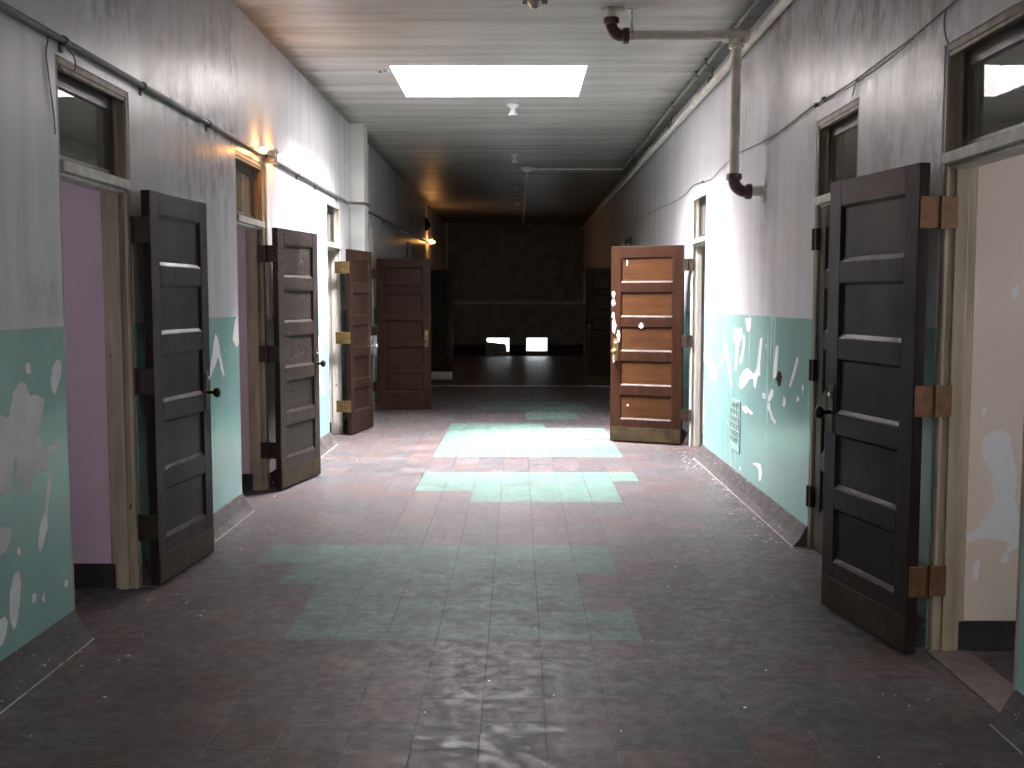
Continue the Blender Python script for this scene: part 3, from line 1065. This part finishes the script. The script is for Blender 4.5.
def twin_lamp(label, x, y, z, bulb_mat, r=0.030, near=0.75, reach=0.20):
    root = empty('twin_bulb_lamp', (x, y, z))
    tag(root, label, 'lamp', 'twin bare-bulb lamps on the left conduit')
    b = MB().box(XL - x, 0.03, -0.045, 0.045, -0.05, 0.05)
    b.build('junction_box', M['flange'], root, bevel=0.006)
    MB().box(0.03, 0.035, -0.055, 0.055, -0.06, 0.06).build('box_cover', M['flange'], root, bevel=0.002)
    for g in (-1, 1):
        k = r if g > 0 else r * near
        L = 0.040 if g > 0 else reach
        so = MB().lathe([(0.014, 0), (0.014, L - 0.036), (0.022, L - 0.034), (0.022, L), (0.019, L + 0.005)], (0.0, g * 0.045, 0.012), (0, g, 0), 16).build('socket', M['porcelain'], root, smooth=True)
        MB().lathe([(0.009, L + 0.005), (0.010, L + 0.010), (k * 0.85, L + k), (k, L + k * 1.6), (k * 0.93, L + k * 2.2), (k * 0.6, L + k * 2.7), (0.002, L + k * 2.9)], (0.0, g * 0.045, 0.012), (0, g, 0), 18).build('bulb', bulb_mat, so, smooth=True)
    return root


twin_lamp('twin bare-bulb lamp glowing above the mould-speckled door', XL + 0.060, 8.30, CZ, M['bulb'])
twin_lamp('twin bare-bulb lamp glowing at the dark far end of the left wall', XL + 0.09, 23.3, CZ + 0.15, M['bulbfar'], 0.040, 0.8)

# white raceway dropping from the first lamp; conduit riser and bell at the far lamp
rw = MB().box(XL + 0.001, XL + 0.016, 8.285, 8.40, 1.35, 2.54)
tag(rw.build('wire_raceway', M['chaserw'], bevel=0.004), 'slim white raceway dropping from the first glowing lamp to the door hinge', 'raceway')
tag(MB().tube([(XL + 0.02, 23.3, CZ + 0.23), (XL + 0.02, 23.3, HC)], 0.016).tube([(XL + 0.02, 23.3, CZ + 0.07), (XL + 0.02, 23.3, 1.3)], 0.016).build('conduit_riser', M['conduit'], smooth=True), 'vertical conduit passing behind the far glowing lamp up to the ceiling', 'conduit')
be = empty('alarm_bell', (XL, 22.6, 3.12))
tag(be, 'black alarm bell on the left wall above the far glowing lamp', 'bell')
MB().box(0.001, 0.06, -0.09, 0.09, -0.16, 0.12).build('housing', M['black'], be, bevel=0.01)
MB().lathe([(0.09, 0.05), (0.10, 0.065), (0.08, 0.09), (0.03, 0.105), (0.001, 0.106)], (0.01, 0, -0.02), (1, 0, 0), 20).build('gong', M['black'], be, smooth=True)

tag(MB().tube([(XL + 0.05, Y1 - 0.06, 0.0), (XL + 0.05, Y1 - 0.06, HC)], 0.03).build('corner_riser_pipe', M['pipe'], smooth=True), 'thin vertical pipe in the far left corner of the corridor', 'pipe')

# ------------------------------------------------------------------ pipework at the right
Yp = 7.65
drop_x, zt, rp = 1.545, 3.365, 0.036
pr = empty('drain_pipe', (0.66, Yp, HC))
tag(pr, 'cream drain pipe with oxblood elbows dropping from ceiling to right wall', 'pipe')


def P_(p): return tuple(p)


def elbow(c, d1, d2, R=0.085, r=0.042):
    """bend from direction d1 (towards first opening) to d2, corner at c, with a bead at each mouth"""
    c, d1, d2 = Vector(c), Vector(d1), Vector(d2)
    o = c + d1 * R + d2 * R
    pts = [o - d2 * R * math.cos(t) - d1 * R * math.sin(t) for t in [k * math.pi / 2 / 8 for k in range(9)]]
    mb = MB().tube(pts, r, 16)
    for e, d in ((pts[0], d1), (pts[-1], d2)):
        mb.lathe([(r, -0.01), (r + 0.013, 0.0), (r + 0.015, 0.02), (r + 0.013, 0.038), (r - 0.004, 0.042)], e, d, 18)
    return mb


e1 = (0.660, Yp, zt)
under(MB().lathe([(0.036, 0.0), (0.036, 0.10)], (0.660, Yp, HC - 0.10), (0, 0, 1), 18), 'pipe_stub', M['pipe'], pr, smooth=True)
under(MB().lathe([(0.085, -0.002), (0.085, -0.010), (0.05, -0.014)], (0.660, Yp, HC), (0, 0, 1), 24), 'ceiling_flange', M['flange'], pr, smooth=True)
under(elbow(e1, (0, 0, 1), (1, 0, 0)), 'elbow', M['elbow'], pr, smooth=True)
under(MB().tube([(0.745, Yp, zt), (drop_x, Yp, zt)], rp, 18), 'horizontal_pipe', M['pipe'], pr, smooth=True)
tee = MB().lathe([(0.036, -0.088), (0.052, -0.085), (0.053, -0.062), (0.046, -0.055), (0.046, 0.055), (0.053, 0.062), (0.052, 0.085), (0.036, 0.088)], (drop_x, Yp, zt), (1, 0, 0), 20)
tee.lathe([(0.044, 0), (0.046, 0.055), (0.053, 0.062), (0.052, 0.085), (0.036, 0.088)], (drop_x, Yp, zt), (0, 0, -1), 20)
under(tee, 'tee', M['pipe'], pr, smooth=True)
zb = 2.275
under(MB().tube([(drop_x, Yp, zt - 0.05), (drop_x, Yp, zb + 0.1)], rp, 18), 'vertical_pipe', M['pipe'], pr, smooth=True)
under(elbow((drop_x, Yp, zb), (0, 0, 1), (1, 0, 0)), 'elbow', M['elbow'], pr, smooth=True)
under(MB().tube([(drop_x + 0.09, Yp, zb), (XR, Yp, zb)], rp, 18), 'pipe_stub', M['pipe'], pr, smooth=True)
under(MB().lathe([(0.08, -0.001), (0.08, -0.008), (0.045, -0.012)], (XR, Yp, zb), (1, 0, 0), 24), 'wall_flange', M['flange'], pr, smooth=True)
hg = MB().tube([(0.805, Yp, HC), (0.805, Yp, zt + 0.036)], 0.006, 8).lathe([(0.011, 0), (0.011, 0.045)], (0.805, Yp, zt + 0.036), (0, 0, 1), 10).lathe([(0.03, 0), (0.028, -0.006)], (0.805, Yp, HC), (0, 0, 1), 14)
hg.lathe([(0.038, -0.012), (0.042, -0.012), (0.042, 0.012), (0.038, 0.012)], (0.805, Yp, zt), (1, 0, 0), 18)
under(hg, 'hanger_rod', M['flange'], pr)

# long pipe in the right-hand ceiling corner, with couplings and hangers
lpx, lpz = 1.712, 3.425
lp = empty('corner_steam_pipe', (lpx, 4.0, lpz))
tag(lp, 'long cream pipe running along the top of the right wall', 'pipe')
under(MB().tube([(lpx, -5.9, lpz), (lpx, 28.4, lpz - 0.05)], 0.034, 14), 'long_pipe', M['pipe'], lp, smooth=True)
for y in (10.25, 13.7, 18.0):
    under(MB().lathe([(0.034, -0.05), (0.042, -0.045), (0.042, 0.045), (0.034, 0.05)], (lpx, y, lpz - 0.01), (0, 1, 0), 16), 'coupling', M['pipe'], lp, smooth=True)
for y in (9.5, 12.0, 15.5, 5.0):
    hk = MB().lathe([(0.036, -0.012), (0.041, -0.012), (0.041, 0.012), (0.036, 0.012)], (lpx, y, lpz), (0, 1, 0), 16).tube([(lpx, y, lpz + 0.038), (lpx, y, HC)], 0.006, 8)
    under(hk, 'pipe_hanger', M['conduit'], lp)
# slim conduit beside it on the ceiling
scx, scz = 1.62, HC - 0.030
sc = empty('ceiling_conduit', (scx, 4.0, scz))
tag(sc, 'slim grey conduit on the ceiling beside the long cream corner pipe', 'conduit')
under(MB().tube([(scx, -5.9, scz), (scx, 7.50, scz), ], 0.015, 10), 'tube', M['paleconduit'], sc, smooth=True)
under(MB().tube([(scx, 7.70, scz), (scx, 16.5, scz)], 0.015, 10), 'tube', M['paleconduit'], sc, smooth=True)
under(MB().tube([(scx, 7.45, scz), (scx, 7.75, scz)], 0.013, 10), 'offset_bend', M['paleconduit'], sc, smooth=True)
for y in (6.9, 9.2, 9.7, 11.2, 13.2, 15.0):
    under(MB().box(scx - 0.035, scx + 0.035, y - 0.012, y + 0.012, HC - 0.006, HC).lathe([(0.015, -0.012), (0.020, -0.012), (0.020, 0.012), (0.015, 0.012)], (scx, y, scz), (0, 1, 0), 12), 'strap', M['darkiron'], sc)

# branch conduit across the ceiling and a run to the far end
jb = empty('branch_conduit', (0.14, 16.55, HC))
tag(jb, 'thin conduit crossing the ceiling to a box and running on to the dark end', 'conduit')
under(MB().tube([(0.14, 16.55, HC - 0.03), (scx, 16.55, HC - 0.03)], 0.013, 10), 'cross_tube', M['pipe'], jb, smooth=True)
under(MB().tube([(0.14, 16.6, HC - 0.03), (0.14, 28.4, HC - 0.03)], 0.02, 10), 'run_tube', M['pipe'], jb, smooth=True)
under(MB().lathe([(0.10, 0), (0.10, -0.022), (0.07, -0.05), (0.03, -0.075), (0.001, -0.076)], (0.14, 16.55, HC), (0, 0, 1), 20), 'round_box', M['pipe'], jb, smooth=True)

# conduit across the ceiling above the first doors, with its square box
fb = empty('ceiling_junction', (0.10, 7.35, HC))
tag(fb, 'dark square ceiling box with conical cap and conduit at the top edge', 'junction box')
under(MB().tube([(XL, 7.25, HC - 0.02), (0.04, 7.25, HC - 0.02)], 0.02, 10), 'feed_conduit', M['darkiron'], fb, smooth=True)
under(MB().box(0.03, 0.20, 7.21, 7.36, HC - 0.045, HC), 'box', M['darkiron'], fb, bevel=0.005)
under(MB().lathe([(0.050, 0), (0.046, -0.012), (0.026, -0.045), (0.022, -0.05)], (0.11, 7.30, HC - 0.045), (0, 0, 1), 18), 'cap', M['flange'], fb, smooth=True)


def lampholder(label, x, y):
    root = empty('ceiling_lampholder', (x, y, HC))
    tag(root, label, 'lampholder', 'porcelain lampholders on the ceiling')
    MB().lathe([(0.072, 0.0), (0.072, -0.012), (0.060, -0.026), (0.034, -0.044), (0.028, -0.060)], (0, 0, 0), (0, 0, 1), 24).build('canopy', M['porcelain'], root, smooth=True)
    MB().lathe([(0.028, -0.060), (0.029, -0.078), (0.044, -0.098), (0.052, -0.108), (0.050, -0.120), (0.030, -0.124), (0.001, -0.118)], (0, 0, 0), (0, 0, 1), 24).build('socket_shell', M['porcelain'], root, smooth=True)


for lb, x, y in (('white flared lampholder on the ceiling just beyond the skylight', -0.053, 11.27), ('grey lampholder on the ceiling beside the start of the branch conduit', -0.044, 15.1),
                 ('shadowed lampholder in the ceiling row, second beyond the branch conduit start', -0.05, 19.3), ('last lampholder of the ceiling row before the dark end', -0.04, 22.7)):
    lampholder(lb, x, y)
cb = empty('ceiling_outlet', (-1.215, 9.63, HC))
tag(cb, 'small open metal outlet box beside the left edge of the skylight', 'outlet')
MB().box(-0.055, 0.055, -0.06, 0.06, -0.012, 0).build('plate', M['porcelain'], cb, bevel=0.004)
for a, b in ((-0.022, 0.025), (0.026, -0.024), (-0.02, -0.03)):
    MB().lathe([(0.012, 0), (0.012, -0.004), (0.001, -0.0045)], (a, b, -0.012), (0, 0, 1), 12).build('knockout', M['black'], cb)

# ------------------------------------------------------------------ sagging cable along the right wall
rx = XR - 0.012
PX = [(1024, -52), (985, -22), (950, 5), (915, 36), (885, 58), (850, 84), (815, 105), (790, 125), (765, 141), (740, 152), (723, 166), (712, 179), (703, 181.5), (693, 185), (685, 195), (672, 203), (660, 208), (640, 219), (620, 227), (605, 236)]
pts = []
for q in PX:
    y, z = on_x(q[0], q[1], rx)
    pts.append((rx, y, min(z, 3.0)))
ca = empty('wall_cable', pts[0])
tag(ca, 'thin sagging cable strung along the right wall above the transoms', 'cable')
under(MB().tube(smooth_path(pts, 0.15), 0.0042, 7), 'main_strand', M['cable'], ca, smooth=True)
p2 = [(x - 0.006, y, z - 0.02 * math.sin(k * 1.3) - 0.012) for k, (x, y, z) in enumerate(pts[3:9])]
under(MB().tube(smooth_path(p2, 0.15), 0.003, 6), 'second_strand', M['cable'], ca, smooth=True)
for q in ((824, 99), (816, 105), (703, 181.5)):
    y, z = on_x(q[0], q[1], rx)
    under(MB().lathe([(0.004, -0.03), (0.013, -0.015), (0.013, 0.015), (0.004, 0.03)], (rx, y, z), (0, 1, 0), 10), 'splice', M['black'], ca)


def drop(label, pix, X=rx):
    w = [(X, *on_x(a, b, X)) for a, b in pix]
    tag(MB().tube(smooth_path(w, 0.05), 0.0035, 6).build('hanging_wire', M['cable'], smooth=True), label, 'wire', 'wires hanging on the right wall')


drop('wire drop falling from the sagging cable to the near right transom', [(946, 8), (944, 22), (945, 34), (948, 44)])
drop('wire pair dropping from the cable to the closed door transom', [(857, 78), (854, 90), (852, 98), (855, 84), (859, 79)])

# ------------------------------------------------------------------ scrollwork vent grille and its frame
vy0, vy1, vz0, vz1 = 8.30, 8.685, 0.285, 0.70
vg = empty('vent_grille', (XR, (vy0 + vy1) / 2, vz0))
tag(vg, 'small pierced metal vent grille low on the green right wall', 'grille')
fr = MB()
fx0, fx1 = XR - 0.008, XR - 0.0005
b = 0.02
fr.box(fx0, fx1, vy0, vy0 + b, vz0, vz1).box(fx0, fx1, vy1 - b, vy1, vz0, vz1).box(fx0, fx1, vy0 + b, vy1 - b, vz0, vz0 + 0.055).box(fx0, fx1, vy0 + b, vy1 - b, vz1 - b, vz1)
under(fr, 'grille_frame', plain('green_grille_paint', (0.26, 0.42, 0.37), 0.4), vg, bevel=0.002)
under(MB().box(XR - 0.002, XR - 0.0008, vy0 + b, vy1 - b, vz0 + 0.055, vz1 - b), 'dark_backing', M['black'], vg)
lat = MB()
ny, nz = 4, 6
for i in range(ny):
    for k in range(nz):
        yc = vy0 + b + (vy1 - vy0 - 2 * b) * (i + 0.5) / ny
        zc = vz0 + 0.055 + (vz1 - vz0 - 0.055 - b) * (k + 0.5) / nz
        ry, rz = (vy1 - vy0 - 2 * b) / ny / 2, (vz1 - vz0 - 0.055 - b) / nz / 2
        ring = [(XR - 0.005, yc + ry * math.cos(t), zc + rz * math.sin(t)) for t in [2 * math.pi * j / 12 for j in range(13)]]
        lat.tube(ring, 0.003, 5)
        lat.tube([(XR - 0.005, yc - ry, zc - rz), (XR - 0.005, yc + ry, zc + rz)], 0.002, 5)
under(lat, 'scroll_lattice', bpy.data.materials['green_grille_paint'], vg)

# ------------------------------------------------------------------ flakes of paint on the floor
rng = random.Random(11)
fl = MB()


def flake(x, y, r):
    z = 0.0015
    n = rng.randint(4, 6)
    a0 = rng.uniform(0, 6)
    poly = [(x + r * rng.uniform(0.5, 1.1) * math.cos(a0 + 2 * math.pi * k / n), y + r * rng.uniform(0.5, 1.1) * math.sin(a0 + 2 * math.pi * k / n)) for k in range(n)]
    fl.prism(poly, 'z', z, z + rng.uniform(0.001, 0.003))


for _ in range(150):
    flake(XR - 0.10 - abs(rng.gauss(0, 0.14)), rng.uniform(6.4, 10.6), rng.uniform(0.003, 0.012))
for _ in range(60):
    flake(XL + 0.10 + abs(rng.gauss(0, 0.2)), rng.uniform(3.2, 10.5), rng.uniform(0.003, 0.011))
for _ in range(14):
    flake(rng.uniform(1.3, 2.4), rng.uniform(3.8, 4.45), rng.uniform(0.002, 0.006))
for _ in range(50):
    flake(rng.uniform(-1.6, 1.5), rng.uniform(3.2, 11), rng.uniform(0.002, 0.007))
f = fl.build('paint_flakes', M['pale'])
f['kind'] = 'stuff'
f['label'] = 'pale paint flakes scattered on the floor along both walls'
f['category'] = 'debris'

# ------------------------------------------------------------------ light


def area(name, r, z, energy, color=(1, 1, 1)):
    ld = bpy.data.lights.new(name, 'AREA')
    ld.shape = 'RECTANGLE'
    ld.size, ld.size_y = r[1] - r[0], r[3] - r[2]
    ld.energy = energy
    ld.color = color
    o = bpy.data.objects.new(name, ld)
    col.objects.link(o)
    o.location = ((r[0] + r[1]) / 2, (r[2] + r[3]) / 2, z)


area('skylight_daylight', SKY, HC + 1.31, 2500, (1.0, 0.965, 1.0))
area('unseen_rear_fill', SKY_ADDED, HC + 1.31, 900, (1.0, 0.97, 1.0))  # added light behind the camera, brightens the near walls
sd = bpy.data.lights.new('sun', 'SUN')
sd.energy = 46.0
sd.angle = math.radians(15)
sd.color = (1.0, 0.97, 0.92)
so = bpy.data.objects.new('sun', sd)
col.objects.link(so)
so.rotation_euler = Vector((0.66, 1.36, -3.75)).to_track_quat('-Z', 'Y').to_euler()
so.location = (0, 0, 12)

wd = bpy.data.worlds.new('overcast')
scn.world = wd
wd.use_nodes = True
bg = wd.node_tree.nodes['Background']
bg.inputs[0].default_value = (0.92, 0.96, 1.0, 1)
bg.inputs[1].default_value = 7.0

# ------------------------------------------------------------------ camera
cd = bpy.data.cameras.new('camera')
cd.sensor_width = 36.0
cd.lens = F / 1024.0 * 36.0
cam = bpy.data.objects.new('camera', cd)
col.objects.link(cam)
cam.location = (0, 0, EYE)
cam.rotation_euler = (math.pi / 2 - PITCH, 0, YAW)
cd.clip_start = 0.05
scn.camera = cam
vs = scn.view_settings
vs.view_transform = 'Standard'
vs.look = 'None'
vs.gamma = 1.0
vs.use_curve_mapping = False
vs.exposure = 0.05
